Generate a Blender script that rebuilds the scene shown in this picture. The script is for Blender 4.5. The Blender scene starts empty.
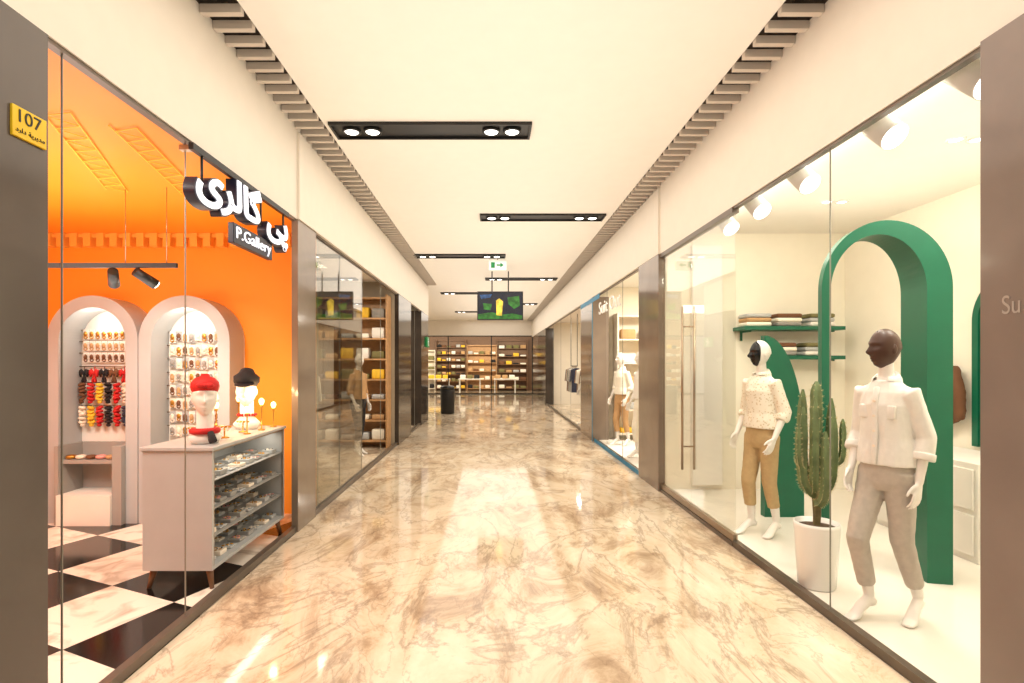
import bpy,bmesh,math,random
from mathutils import Vector,Matrix,noise
random.seed(7)
SC=bpy.context.scene
C=SC.collection
PI=math.pi
V=Vector
SC.view_settings.view_transform='Standard'
def S(r,g,b):
    f=lambda c:(c/12.92 if c<=.04045 else ((c+.055)/1.055)**2.4)
    return (f(r/255),f(g/255),f(b/255),1)
# ---------------------------------------------------------------- materials
def mat(name,col,rough=.5,metal=0,emit=0,var=.07,scale=6,bump=0,bscale=80,spec=.5,coat=0):
    m=bpy.data.materials.new(name); m.use_nodes=True; nt=m.node_tree; N=nt.nodes; L=nt.links
    b=N['Principled BSDF']
    tc=N.new('ShaderNodeTexCoord'); no=N.new('ShaderNodeTexNoise'); no.inputs['Scale'].default_value=scale; no.inputs['Detail'].default_value=4
    L.new(tc.outputs['Object'],no.inputs['Vector'])
    r=N.new('ShaderNodeValToRGB'); r.color_ramp.elements[0].position=.3; r.color_ramp.elements[1].position=.7
    r.color_ramp.elements[0].color=(col[0]*(1-var),col[1]*(1-var),col[2]*(1-var),1)
    r.color_ramp.elements[1].color=(min(1,col[0]*(1+var)),min(1,col[1]*(1+var)),min(1,col[2]*(1+var)),1)
    L.new(no.outputs['Fac'],r.inputs['Fac']); L.new(r.outputs['Color'],b.inputs['Base Color'])
    b.inputs['Roughness'].default_value=rough; b.inputs['Metallic'].default_value=metal
    b.inputs['Specular IOR Level'].default_value=spec
    if coat: b.inputs['Coat Weight'].default_value=coat; b.inputs['Coat Roughness'].default_value=.03
    if emit:
        L.new(r.outputs['Color'],b.inputs['Emission Color']); b.inputs['Emission Strength'].default_value=emit
    if bump:
        n2=N.new('ShaderNodeTexNoise'); n2.inputs['Scale'].default_value=bscale; L.new(tc.outputs['Object'],n2.inputs['Vector'])
        bp=N.new('ShaderNodeBump'); bp.inputs['Strength'].default_value=bump; bp.inputs['Distance'].default_value=.01
        L.new(n2.outputs['Fac'],bp.inputs['Height']); L.new(bp.outputs['Normal'],b.inputs['Normal'])
    return m
def glassmat(name,tint,base=.04,gain=.9):
    m=bpy.data.materials.new(name); m.use_nodes=True; nt=m.node_tree; N=nt.nodes; L=nt.links
    N.remove(N['Principled BSDF']); out=N['Material Output']
    t=N.new('ShaderNodeBsdfTransparent'); t.inputs['Color'].default_value=tint
    g=N.new('ShaderNodeBsdfGlossy'); g.inputs['Roughness'].default_value=0; g.inputs['Color'].default_value=(1,1,1,1)
    lw=N.new('ShaderNodeLayerWeight'); lw.inputs['Blend'].default_value=.5
    p=N.new('ShaderNodeMath'); p.operation='POWER'; p.inputs[1].default_value=5; L.new(lw.outputs['Facing'],p.inputs[0])
    a=N.new('ShaderNodeMath'); a.operation='MULTIPLY_ADD'; a.inputs[1].default_value=gain; a.inputs[2].default_value=base; L.new(p.outputs[0],a.inputs[0])
    mx=N.new('ShaderNodeMixShader'); L.new(a.outputs[0],mx.inputs['Fac']); L.new(t.outputs[0],mx.inputs[1]); L.new(g.outputs[0],mx.inputs[2])
    L.new(mx.outputs[0],out.inputs['Surface']); return m
def stone(name,c1,c2,rough=.12,scale=2.0):
    m=mat(name,c1,rough,spec=.35); nt=m.node_tree; N=nt.nodes; L=nt.links; b=N['Principled BSDF']
    tc=N['Texture Coordinate']; n=N.new('ShaderNodeTexNoise'); n.inputs['Scale'].default_value=scale; n.inputs['Detail'].default_value=8; n.inputs['Distortion'].default_value=.4
    L.new(tc.outputs['Object'],n.inputs['Vector'])
    r=N.new('ShaderNodeValToRGB'); r.color_ramp.elements[0].position=.3; r.color_ramp.elements[1].position=.72
    r.color_ramp.elements[0].color=c1; r.color_ramp.elements[1].color=c2
    L.new(n.outputs['Fac'],r.inputs['Fac']); L.new(r.outputs['Color'],b.inputs['Base Color']); return m
def marblefloor():
    m=bpy.data.materials.new('marble_floor'); m.use_nodes=True; nt=m.node_tree; N=nt.nodes; L=nt.links; b=N['Principled BSDF']
    tc=N.new('ShaderNodeTexCoord'); mp=N.new('ShaderNodeMapping'); mp.inputs['Rotation'].default_value=(0,0,math.radians(-40)); mp.inputs['Scale'].default_value=(1.3,.68,1)
    L.new(tc.outputs['Object'],mp.inputs['Vector'])
    n=N.new('ShaderNodeTexNoise'); n.inputs['Scale'].default_value=1.7; n.inputs['Detail'].default_value=15; n.inputs['Roughness'].default_value=.7; n.inputs['Distortion'].default_value=.8
    L.new(mp.outputs[0],n.inputs['Vector'])
    r=N.new('ShaderNodeValToRGB'); e=r.color_ramp.elements
    e[0].position=.31; e[0].color=S(154,128,103); e[1].position=.69; e[1].color=S(235,221,199)
    x=e.new(.41); x.color=S(192,168,140); x=e.new(.49); x.color=S(218,198,171)
    L.new(n.outputs['Fac'],r.inputs['Fac'])
    def vein(scale,dist,width,dark,prev,col):
        n2=N.new('ShaderNodeTexNoise'); n2.inputs['Scale'].default_value=scale; n2.inputs['Detail'].default_value=13; n2.inputs['Roughness'].default_value=.62; n2.inputs['Distortion'].default_value=dist
        L.new(mp.outputs[0],n2.inputs['Vector'])
        s=N.new('ShaderNodeMath'); s.operation='SUBTRACT'; s.inputs[1].default_value=.5; L.new(n2.outputs['Fac'],s.inputs[0])
        ab=N.new('ShaderNodeMath'); ab.operation='ABSOLUTE'; L.new(s.outputs[0],ab.inputs[0])
        r2=N.new('ShaderNodeValToRGB'); r2.color_ramp.elements[0].position=0; r2.color_ramp.elements[0].color=(dark,dark,dark,1); r2.color_ramp.elements[1].position=width; r2.color_ramp.elements[1].color=(0,0,0,1)
        L.new(ab.outputs[0],r2.inputs['Fac'])
        mx=N.new('ShaderNodeMixRGB'); mx.inputs['Color2'].default_value=col; L.new(r2.outputs['Color'],mx.inputs['Fac']); L.new(prev,mx.inputs['Color1']); return mx.outputs[0]
    c=vein(1.0,1.0,.024,.5,r.outputs['Color'],S(126,104,86)); c=vein(2.1,.8,.016,.36,c,S(130,108,90))
    L.new(c,b.inputs['Base Color']); b.inputs['Roughness'].default_value=.065; b.inputs['Specular IOR Level'].default_value=.48
    return m
def checkerfloor():
    m=bpy.data.materials.new('checker_marble'); m.use_nodes=True; nt=m.node_tree; N=nt.nodes; L=nt.links; b=N['Principled BSDF']
    tc=N.new('ShaderNodeTexCoord'); mp=N.new('ShaderNodeMapping'); mp.inputs['Rotation'].default_value=(0,0,math.radians(24)); mp.inputs['Location'].default_value=(.12,.2,.5)
    L.new(tc.outputs['Object'],mp.inputs['Vector'])
    ch=N.new('ShaderNodeTexChecker'); ch.inputs['Scale'].default_value=1/.66; L.new(mp.outputs[0],ch.inputs['Vector'])
    n=N.new('ShaderNodeTexNoise'); n.inputs['Scale'].default_value=3; n.inputs['Detail'].default_value=10; n.inputs['Distortion'].default_value=1.5; L.new(tc.outputs['Object'],n.inputs['Vector'])
    r=N.new('ShaderNodeValToRGB'); r.color_ramp.elements[0].color=S(190,178,162); r.color_ramp.elements[1].color=S(240,232,218); r.color_ramp.elements[0].position=.33; r.color_ramp.elements[1].position=.5
    L.new(n.outputs['Fac'],r.inputs['Fac']); L.new(r.outputs['Color'],ch.inputs['Color1']); ch.inputs['Color2'].default_value=S(26,22,20)
    L.new(ch.outputs['Color'],b.inputs['Base Color']); b.inputs['Roughness'].default_value=.12; return m
def dotted(name,c1,c2,scale):
    m=mat(name,c1,.85); nt=m.node_tree; N=nt.nodes; L=nt.links; b=N['Principled BSDF']
    v=N.new('ShaderNodeTexVoronoi'); v.inputs['Scale'].default_value=scale; L.new(N['Texture Coordinate'].outputs['Object'],v.inputs['Vector'])
    r=N.new('ShaderNodeValToRGB'); r.color_ramp.elements[0].color=c2; r.color_ramp.elements[0].position=.26; r.color_ramp.elements[1].color=c1; r.color_ramp.elements[1].position=.36
    L.new(v.outputs['Distance'],r.inputs['Fac']); L.new(r.outputs['Color'],b.inputs['Base Color']); return m
M={}
M['marble']=marblefloor(); M['checker']=checkerfloor()
M['ceil']=mat('ceiling_paint',S(245,240,231),.8,var=.01)
M['fascia']=mat('fascia_paint',S(231,222,208),.6,var=.015)
M['slat']=mat('slat_paint',S(206,194,180),.6,var=.03)
M['slot']=mat('slot_shade_dark',S(74,62,52),.9)  # dark colour puts the shade between the slats into the slot
M['stoneL']=stone('dark_taupe_stone',S(98,90,84),S(109,100,93))
M['stoneM']=stone('taupe_stone',S(124,109,96),S(138,122,107))
M['stoneR']=stone('light_taupe_stone',S(132,118,110),S(145,130,121))
M['stoneD']=stone('charcoal_stone',S(58,51,46),S(70,62,56))
M['glass']=glassmat('shop_glass',(.97,.97,.95,1))
M['glassg']=glassmat('smoky_glass',(.76,.75,.69,1),.08,.9)
M['frame']=mat('bronze_frame',S(104,92,80),.35,.4)
M['seam']=mat('glass_seam',S(140,136,124),.3)
M['steel']=mat('brushed_steel',S(170,150,128),.3,.8)
M['black']=mat('matt_black',S(20,18,17),.45)
M['blackgloss']=mat('gloss_black',S(14,13,13),.12)
M['lamp']=mat('lamp_glow',(1,.95,.86,1),.5,emit=5,var=0)
M['bulb']=mat('bulb_glow',(1,.66,.28,1),.5,emit=4,var=0)
M['white']=mat('white_gloss',S(238,235,229),.25,var=.01)
M['spotwhite']=mat('spot_white',S(216,213,208),.4,var=.01)
M['whitematt']=mat('white_matt',S(238,232,222),.7,var=.02)
M['glossfloor']=mat('white_gloss_floor',S(236,229,218),.15,var=.01)
M['cream']=mat('cream_wall',S(244,237,220),.75,var=.015)
M['orange']=mat('orange_wall',S(255,160,42),.6,var=.03,scale=1.5)
M['orangec']=mat('orange_ceiling',S(252,154,36),.45,var=.04,scale=1.5)
M['dentil']=mat('dentil_orange',S(255,184,76),.6,var=.03)
M['lattice']=mat('lattice_yellow_glow',S(255,200,70),.5,emit=.06,var=.03)  # slight glow added so the strips stand out; no lamp
M['yellow']=mat('yellow_plate',S(248,205,20),.4,var=.01)
M['ink']=mat('ink',S(25,22,20),.5,var=0)
M['taupe']=mat('taupe_lacquer',S(160,156,150),.45,var=.03)
M['archp']=mat('arch_lacquer',S(180,182,182),.5,var=.02)
M['beige']=mat('beige_panel',S(178,178,176),.5,var=.03)
M['green']=mat('green_lacquer',S(12,98,70),.4,var=.05)
M['mirror']=mat('mirror_dark',S(70,85,80),.03,.9,var=.02)
M['wood']=mat('oak',S(186,142,96),.5,var=.15,scale=12)
M['wooddk']=mat('dark_oak',S(116,80,50),.5,var=.15,scale=12)
M['cactus']=mat('cactus_skin',S(106,122,80),.6,var=.22,scale=14)
M['bark']=mat('cactus_bark',S(104,92,58),.8,var=.25,scale=25)
M['spine']=mat('cactus_spine',S(205,190,140),.6)
M['soil']=mat('soil',S(86,66,48),.95,var=.4,scale=60,bump=.8)
M['headbrown']=mat('brown_head',S(72,44,31),.4,var=.1)
M['skin']=mat('mannequin_white',S(236,230,222),.3,var=.01)
M['linen']=mat('white_linen',S(232,227,219),.9,var=.03,scale=30,bump=.12,bscale=250)
M['greytr']=mat('grey_trousers',S(186,176,164),.9,var=.06,scale=30,bump=.15,bscale=220)
M['khaki']=mat('khaki_trousers',S(188,160,116),.9,var=.06,scale=30,bump=.2,bscale=220)
M['blouse']=dotted('eyelet_blouse',S(238,229,212),S(212,195,165),44)
M['red']=mat('red_cloth',S(196,26,24),.7,var=.15,scale=30)
M['yel']=mat('yellow_cloth',S(238,190,50),.7,var=.1,scale=30)
M['blk']=mat('black_cloth',S(28,24,26),.8,var=.1,scale=30)
M['pearl']=mat('pearl',S(240,225,205),.3,var=.05)
M['pink']=mat('pink_cloth',S(220,150,140),.7)
M['gold']=mat('brass',S(200,150,70),.3,.9)
M['blue']=mat('blue_tape',S(30,125,165),.5)
M['tan']=mat('tan_cloth',S(190,150,105),.85,var=.1)
M['brown']=mat('brown_cloth',S(110,72,46),.85,var=.1)
M['navy']=mat('navy_cloth',S(50,56,78),.85,var=.1)
M['olive']=mat('olive_cloth',S(120,112,70),.85,var=.1)
M['grey']=mat('grey_cloth',S(150,145,138),.85,var=.1)
M['greywall']=mat('taupe_shop_wall',S(170,160,142),.7,var=.05,scale=2)
M['shelfw']=mat('shelf_white',S(236,226,208),.6,var=.02)
M['exit']=mat('exit_green',S(10,130,66),.4,emit=.25,var=0)
M['exitwhite']=mat('exit_white',S(236,240,236),.4,emit=.2,var=0)
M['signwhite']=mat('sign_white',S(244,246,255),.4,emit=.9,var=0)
M['signdark']=mat('sign_edge',S(24,24,44),.4)
M['faint']=mat('painted_reflection',S(176,164,154),.4,var=.02)  # pale colour standing in for a reflection in the stone
for n,c,e in(('tv_blue',S(10,18,38),.25),('tv_green',S(40,104,34),.4),('tv_yellow',S(200,175,60),.7),('tv_cyan',S(36,72,120),.4)):
    M[n]=mat(n,c,.2,emit=e,var=.5,scale=9)
# ---------------------------------------------------------------- geometry helpers
def BM(): return bmesh.new()
def box(bm,x0,x1,y0,y1,z0,z1,mi=0,bev=0):
    vs=[bm.verts.new((x,y,z)) for x in(x0,x1) for y in(y0,y1) for z in(z0,z1)]
    fs=[]
    for a in((0,1,3,2),(4,6,7,5),(0,4,5,1),(2,3,7,6),(0,2,6,4),(1,5,7,3)):
        f=bm.faces.new([vs[i] for i in a]); f.material_index=mi; fs.append(f)
    if bev:
        es=list({e for f in fs for e in f.edges})
        r=bmesh.ops.bevel(bm,geom=es,offset=bev,segments=3,profile=.5,affect='EDGES')
        for f in r['faces']: f.material_index=mi; f.smooth=True
def limb(bm,pts,rad,n=14,ref=(1,0,0),mi=0,cap=True,star=0):
    pts=[V(p) for p in pts]; ref=V(ref); rings=[]
    R=[(r,r) if not isinstance(r,(tuple,list)) else tuple(r) for r in rad]
    P=[];Q=[];T=[]
    def tan(i):
        a=pts[max(0,i-1)]; b=pts[min(len(pts)-1,i+1)]; return (b-a).normalized()
    if cap:
        t=tan(0); r=min(R[0]); P.append(pts[0]-t*r*.55);Q.append((R[0][0]*.75,R[0][1]*.75));T.append(t)
    for i in range(len(pts)): P.append(pts[i]);Q.append(R[i]);T.append(tan(i))
    if cap:
        t=tan(len(pts)-1); r=min(R[-1]); P.append(pts[-1]+t*r*.55);Q.append((R[-1][0]*.75,R[-1][1]*.75));T.append(t)
    for p,(ru,rv),t in zip(P,Q,T):
        u=(ref-t*ref.dot(t))
        if u.length<1e-4: u=t.orthogonal()
        u.normalize(); v=t.cross(u)
        ring=[]
        for k in range(n):
            a=2*PI*k/n; s=1-(star if k%2 else 0)
            ring.append(bm.verts.new(p+u*(math.cos(a)*ru*s)+v*(math.sin(a)*rv*s)))
        rings.append(ring)
    for a,b in zip(rings,rings[1:]):
        for k in range(n):
            f=bm.faces.new((a[k],a[(k+1)%n],b[(k+1)%n],b[k])); f.smooth=(star==0); f.material_index=mi
    f=bm.faces.new(list(reversed(rings[0])));f.material_index=mi
    f=bm.faces.new(rings[-1]);f.material_index=mi
def cyl(bm,p0,p1,r0,r1=None,n=16,mi=0): limb(bm,[p0,p1],[r0,r0 if r1 is None else r1],n,mi=mi,cap=False,ref=(1,.01,.02))
def ball(bm,c,r,u=16,v=10,mi=0):
    if not isinstance(r,(tuple,list)): r=(r,r,r)
    c=V(c); rows=[]
    top=bm.verts.new(c+V((0,0,r[2])));bot=bm.verts.new(c-V((0,0,r[2])))
    for j in range(1,v):
        ph=PI*j/v; rows.append([bm.verts.new(c+V((math.sin(ph)*math.cos(2*PI*i/u)*r[0],math.sin(ph)*math.sin(2*PI*i/u)*r[1],math.cos(ph)*r[2]))) for i in range(u)])
    F=[]
    for i in range(u):
        F.append((top,rows[0][i],rows[0][(i+1)%u])); F.append((bot,rows[-1][(i+1)%u],rows[-1][i]))
        for a,b in zip(rows,rows[1:]): F.append((a[i],b[i],b[(i+1)%u],a[(i+1)%u]))
    for f in F:
        f=bm.faces.new(f); f.smooth=True; f.material_index=mi
def lathe(bm,prof,c=(0,0,0),n=40,mi=0):
    c=V(c); rings=[[bm.verts.new(c+V((r*math.cos(2*PI*k/n),r*math.sin(2*PI*k/n),z))) for k in range(n)] for r,z in prof]
    for a,b in zip(rings,rings[1:]):
        for k in range(n):
            f=bm.faces.new((a[k],a[(k+1)%n],b[(k+1)%n],b[k])); f.smooth=True; f.material_index=mi
    bm.faces.new(list(reversed(rings[0]))).material_index=mi; bm.faces.new(rings[-1]).material_index=mi
def torus(bm,c,R,r,ax='z',n=28,m=10,sc=(1,1,1),mi=0,rot=None):
    c=V(c); rows=[]
    for i in range(n):
        a=2*PI*i/n; row=[]
        for j in range(m):
            b=2*PI*j/m; x=(R+r*math.cos(b))*math.cos(a); y=(R+r*math.cos(b))*math.sin(a); z=r*math.sin(b)
            p=(x,y,z) if ax=='z' else ((x,z,y) if ax=='y' else (z,x,y))
            q=V((p[0]*sc[0],p[1]*sc[1],p[2]*sc[2]))
            if rot: q=rot@q
            row.append(bm.verts.new(c+q))
        rows.append(row)
    for i in range(n):
        for j in range(m):
            f=bm.faces.new((rows[i][j],rows[(i+1)%n][j],rows[(i+1)%n][(j+1)%m],rows[i][(j+1)%m])); f.smooth=True; f.material_index=mi
def prism(bm,poly,y0,y1,mi=0):
    a=[bm.verts.new((x,y0,z)) for x,z in poly]; b=[bm.verts.new((x,y1,z)) for x,z in poly]; n=len(poly)
    for k in range(n): bm.faces.new((a[k],b[k],b[(k+1)%n],a[(k+1)%n])).material_index=mi
    bm.faces.new(a).material_index=mi; bm.faces.new(list(reversed(b))).material_index=mi
def archpts(w,h,z0=0,n=36,rz=None,cx=0):
    rz=rz or w; zc=h-rz
    return [(cx+w,z0)]+[(cx+w*math.cos(PI*k/n),zc+rz*math.sin(PI*k/n)) for k in range(n+1)]+[(cx-w,z0)]
def archring(bm,wo,ho,wi,hi,y0,y1,z0=0,n=36,rzo=None,rzi=None,cxi=0,yl=None):
    """yl: depth of the back edge at the left jamb; it grows to y1 at the right jamb"""
    o=archpts(wo,ho,z0,n,rzo); i=archpts(wi,hi,z0,n,rzi,cxi)
    f_=lambda L:[bm.verts.new((x,y0,z)) for x,z in L]
    b_=lambda L:[bm.verts.new((x,y1 if yl is None else yl+(y1-yl)*(x+wo)/(2*wo),z)) for x,z in L]
    of,ob,inf,ib=f_(o),b_(o),f_(i),b_(i)
    for k in range(len(o)-1):
        bm.faces.new((of[k],of[k+1],inf[k+1],inf[k])); bm.faces.new((ob[k],ib[k],ib[k+1],ob[k+1]))
        bm.faces.new((of[k],ob[k],ob[k+1],of[k+1])); bm.faces.new((inf[k],inf[k+1],ib[k+1],ib[k]))
    for k in(0,len(o)-1): bm.faces.new((of[k],inf[k],ib[k],ob[k]))
def build(name,bm,m,parent=None,smooth=False,loc=None):
    bmesh.ops.recalc_face_normals(bm,faces=bm.faces)
    me=bpy.data.meshes.new(name); bm.to_mesh(me); bm.free()
    return meshobj(name,me,m,parent,smooth,loc)
def meshobj(name,me,m,parent=None,smooth=False,loc=None):
    for x in (m if isinstance(m,(list,tuple)) else [m]): me.materials.append(M[x])
    if smooth:
        for p in me.polygons: p.use_smooth=True
    o=bpy.data.objects.new(name,me); C.objects.link(o)
    if parent: o.parent=parent
    if loc: o.location=loc
    return o
def meshonly(name,bm,m):
    o=build(name,bm,m); me=o.data; bpy.data.objects.remove(o); return me
def tag(o,label,cat,group=None,kind=None):
    o['label']=label; o['category']=cat
    if group: o['group']=group
    if kind: o['kind']=kind
    return o
def thing(name,label,cat,loc=(0,0,0),rz=0,group=None):
    o=bpy.data.objects.new(name,None); C.objects.link(o); o.empty_display_size=.1; o.location=loc; o.rotation_euler=(0,0,rz)
    return tag(o,label,cat,group)
def struct(name,bm,m,parent=None):
    o=build(name,bm,m,parent)
    if not parent: o['kind']='structure'
    return o
def sbox(name,m,*b):
    bm=BM(); box(bm,*b); return struct(name,bm,m)
def dup(root,loc,rz=None,label=None,group=None):
    r=root.copy(); C.objects.link(r); r.location=loc
    if rz is not None: r.rotation_euler=(0,0,rz)
    if label: r['label']=label
    if group: r['group']=group
    for ch in list(root.children):
        c=ch.copy(); C.objects.link(c); c.parent=r
        for g in ch.children:
            d=g.copy(); C.objects.link(d); d.parent=c
    return r
def vox(bm,size,it=3):
    bmesh.ops.recalc_face_normals(bm,faces=bm.faces)
    me=bpy.data.meshes.new('tmp'); bm.to_mesh(me); bm.free(); ob=bpy.data.objects.new('tmp',me); C.objects.link(ob)
    r=ob.modifiers.new('r','REMESH'); r.mode='VOXEL'; r.voxel_size=size; r.use_smooth_shade=True
    s=ob.modifiers.new('s','SMOOTH'); s.factor=.5; s.iterations=it
    dg=bpy.context.evaluated_depsgraph_get(); out=bpy.data.meshes.new_from_object(ob.evaluated_get(dg))
    bpy.data.objects.remove(ob); out.materials.clear(); return out
def wrinkle(me,amp,a,b,seed=0):
    me.update()
    nn=[v.normal.copy() for v in me.vertices]
    for v,n in zip(me.vertices,nn):
        c=v.co; d=noise.noise(V((c.x*a+seed,c.y*a,c.z*b+c.x*5)))
        d2=1-abs(noise.noise(V((c.x*a*1.7+seed,c.y*a*1.7,c.z*b*1.6-c.x*9))))*2.2
        v.co=c+n*amp*(d*.8+.55*d2)
def text(s,size,ext,off=0):
    cu=bpy.data.curves.new('t','FONT'); cu.body=s; cu.size=size; cu.extrude=ext; cu.offset=off
    ob=bpy.data.objects.new('t',cu); C.objects.link(ob)
    dg=bpy.context.evaluated_depsgraph_get(); me=bpy.data.meshes.new_from_object(ob.evaluated_get(dg)); bpy.data.objects.remove(ob); me.materials.clear(); return me
def fit(me,w,h=None):
    xs=[v.co.x for v in me.vertices]; ys=[v.co.y for v in me.vertices]
    x0,x1,y0,y1=min(xs),max(xs),min(ys),max(ys)
    sx=w/(x1-x0); sy=sx if h is None else h/(y1-y0)
    for v in me.vertices: v.co.x=(v.co.x-x0)*sx; v.co.y=(v.co.y-y0)*sy
LW=Matrix(((0,0,1,0),(1,0,0,0),(0,1,0,0),(0,0,0,1)))      # text plane on the left wall, facing +X
RW=Matrix(((0,0,-1,0),(-1,0,0,0),(0,1,0,0),(0,0,0,1)))    # on the right wall, facing -X
def place(me,mtx,off):
    me.transform(mtx); me.transform(Matrix.Translation(V(off))); return me
WARM=(1,.945,.86)
def light(kind,loc,energy,col=WARM,size=.2,size_y=None,rot=(0,0,0),spot=None,blend=.6):  # makes both the lamps' own light and added fill lights
    l=bpy.data.lights.new('lamp_or_fill_light',kind); l.energy=energy; l.color=col
    if kind=='AREA':
        l.size=size
        if size_y: l.shape='RECTANGLE'; l.size_y=size_y
    else: l.shadow_soft_size=size
    if kind=='SPOT': l.spot_size=spot; l.spot_blend=blend
    o=bpy.data.objects.new('lamp_or_fill_light',l); C.objects.link(o); o.location=loc; o.rotation_euler=rot; return o
XL,XR,ZG,ZC=-1.85,2.1,2.97,3.85
# ---------------------------------------------------------------- camera / world
cam=bpy.data.cameras.new('camera'); co=bpy.data.objects.new('camera',cam); C.objects.link(co); SC.camera=co
co.location=(0,0,1.6); co.rotation_euler=(PI/2,0,0); cam.sensor_width=36; cam.lens=540/1024*36; cam.shift_x=20/1024; cam.shift_y=22/1024; cam.clip_start=.05
w=bpy.data.worlds.new('world'); SC.world=w; w.use_nodes=True; w.node_tree.nodes['Background'].inputs[0].default_value=(1,.92,.82,1); w.node_tree.nodes['Background'].inputs[1].default_value=.4
# ---------------------------------------------------------------- corridor shell
bm=BM(); box(bm,XL,XR,-2,28,-.1,0); box(bm,-7,XL,15.5,28,-.1,0); struct('floor',bm,'marble')
bm=BM(); box(bm,-1.58,1.82,-2,28,ZC,ZC+.12); box(bm,-7,-1.58,15.5,28,ZC,ZC+.12); struct('ceiling',bm,'ceil')
bm=BM(); box(bm,-1.9,-1.55,-2,15.5,4.12,4.16); box(bm,XL,XL+.004,-2,15.5,3.87,4.12); box(bm,-1.584,-1.58,-2,15.5,3.87,4.12); struct('trim_1',bm,'slot')  # thin dark sheets line the slot so its gaps read as shaded
bm=BM(); box(bm,1.79,2.15,-2,28,4.12,4.16); box(bm,XR-.004,XR,-2,28,3.87,4.12); box(bm,1.82,1.824,-2,28,3.87,4.12); struct('trim_2',bm,'slot')
for i,(a,b,ye) in enumerate(((XL+.005,-1.585,15.4),(1.825,XR-.005,27.9))):
    bm=BM(); y=.6
    while y<ye: box(bm,a,b,y,y+.045,3.815,3.87); y+=.165
    struct('trim_%d'%(3+i),bm,'slat')
bm=BM(); box(bm,XL-.05,XL,-2,15.5,ZG,4.12); box(bm,XL,XL+.025,5.12,15.5,ZG,3.79); struct('wall_left',bm,'fascia')
bm=BM(); box(bm,XR,XR+.05,-2,28,ZG,4.12); box(bm,XR-.025,XR,6.75,28,ZG,3.79); struct('wall_right',bm,'fascia')
for x0,x1,y0,y1,m in((XL-.3,XL,.3,2.25,'stoneL'),(XL-.05,XL+.01,5.12,5.64,'stoneM'),(XL-.3,XL+.02,10.6,12.2,'stoneD'),(XL-.3,XL+.02,14.0,15.5,'stoneD')):
    sbox('wall_left',m,x0,x1,y0,y1,0,ZG)
for x0,x1,y0,y1,m in((XR-.02,XR+.3,.3,2.3,'stoneR'),(XR-.02,XR+.1,6.75,7.66,'stoneM'),(XR-.03,XR+.3,11.1,12.6,'stoneM'),(XR-.02,XR+.3,21,24.5,'stoneD')):
    sbox('wall_right',m,x0,x1,y0,y1,0,ZG)
sbox('wall_right','stoneM',XR,XR+.1,24.5,28,0,ZG)
sbox('wall_back','fascia',-7,3.5,28,28.15,3.05,ZC+.3)
sbox('wall_left','cream',-7.1,-7,15.5,28,0,ZC)
wn=[0]
def storefront(side,y0,y1,joints,fm='frame',panes=()):
    x=XL-.03 if side<0 else XR+.03
    wn[0]+=1; ys=[y0]+joints+[y1]
    bm=BM(); box(bm,x-.025,x+.025,y0,y1,0,.055); box(bm,x-.02,x+.02,y0,y1,ZG-.02,ZG); o=struct('window_%d'%wn[0],bm,fm)
    if joints:
        bm=BM()
        for j in joints: box(bm,x-.004,x+.004,j-.002,j+.002,.055,ZG-.02)
        build('seam',bm,'seam',o)
    for i in panes:
        bm=BM(); box(bm,x-.005,x+.005,ys[i]+.004,ys[i+1]-.004,.055,ZG-.02); build('pane',bm,'glassg',o)
storefront(-1,2.25,5.12,[2.36,3.31]); storefront(-1,5.645,10.6,[6.66,7.8,9.1],panes=(0,1)); storefront(-1,12.2,14.0,[13.1])
storefront(1,2.3,4.72,[3.4]); storefront(1,7.66,11.1,[8.8,10.0]); storefront(1,12.6,21,[14.6,16.7,18.8])
# double glass door of the near right shop
for i,(a,b,h) in enumerate(((4.73,5.76,0),(5.77,6.74,5.86))):
    bm=BM(); box(bm,XR+.025,XR+.037,a,b,.045,ZG-.06); d=struct('door_%d'%(i+1),bm,'glass')
    if h:
        bm=BM()
        for xx in(XR-.035,XR+.095):
            cyl(bm,(xx,h,.45),(xx,h,2.22),.013)
            for z in(.7,2.0): cyl(bm,(xx,h,z),(XR+.031,h,z),.009)
        build('handle',bm,'steel',d)
    bm=BM(); box(bm,XR+.01,XR+.052,a,b,.04,.10); build('bottom_rail',bm,'steel',d)
bm=BM(); box(bm,XR,XR+.06,4.72,6.75,0,.035); box(bm,XR,XR+.06,4.72,6.75,ZG-.05,ZG); struct('trim_40',bm,'frame')
bm=BM(); box(bm,XR-.005,XR-.001,7.66,11.1,0.0,.07); box(bm,XR-.036,XR-.031,11.1,11.16,.0,2.95); struct('trim_41',bm,'blue'); sbox('trim_42','blue',XR-.035,XR-.03,10.4,12.6,2.86,2.95)
# end storefront
bm=BM(); wn[0]+=1
for x in(-6.95,-4.6,-2.3,-.05,2.07): box(bm,x,x+.05,28.02,28.1,0,3.05)
box(bm,-6.95,2.1,28.02,28.1,0,.06); box(bm,-6.95,2.1,28.02,28.1,3.0,3.05); struct('window_%d'%wn[0],bm,'black')
def room(side,x0,x1,y0,y1,h,wm,fm,cm,fz=.0):
    a,b=min(x0,x1),max(x0,x1); n='wall_left' if side<0 else 'wall_right'
    sbox('floor',fm,a,b,y0,y1,-.1,fz); sbox('ceiling',cm,a,b,y0,y1,h,h+.1)
    sbox(n,wm,*( (x1-.1,x1) if side<0 else (x1,x1+.1)),y0,y1,0,h)
    sbox('wall_back',wm,a,b,y1-.02,y1+.08,0,h); sbox('wall_front',wm,a,b,y0-.08,y0+.0,0,h)
room(-1,XL-.052,-5.6,.5,5.77,ZG+.0,'orange','checker','orangec')
room(-1,XL-.06,-4.2,5.94,10.6,3.2,'greywall','marble','ceil')
room(-1,XL-.06,-4.0,12.3,14.6,3.2,'greywall','marble','ceil')
room(1,XR+.06,4.4,1.2,6.75,3.22,'cream','glossfloor','ceil',.035)
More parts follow.
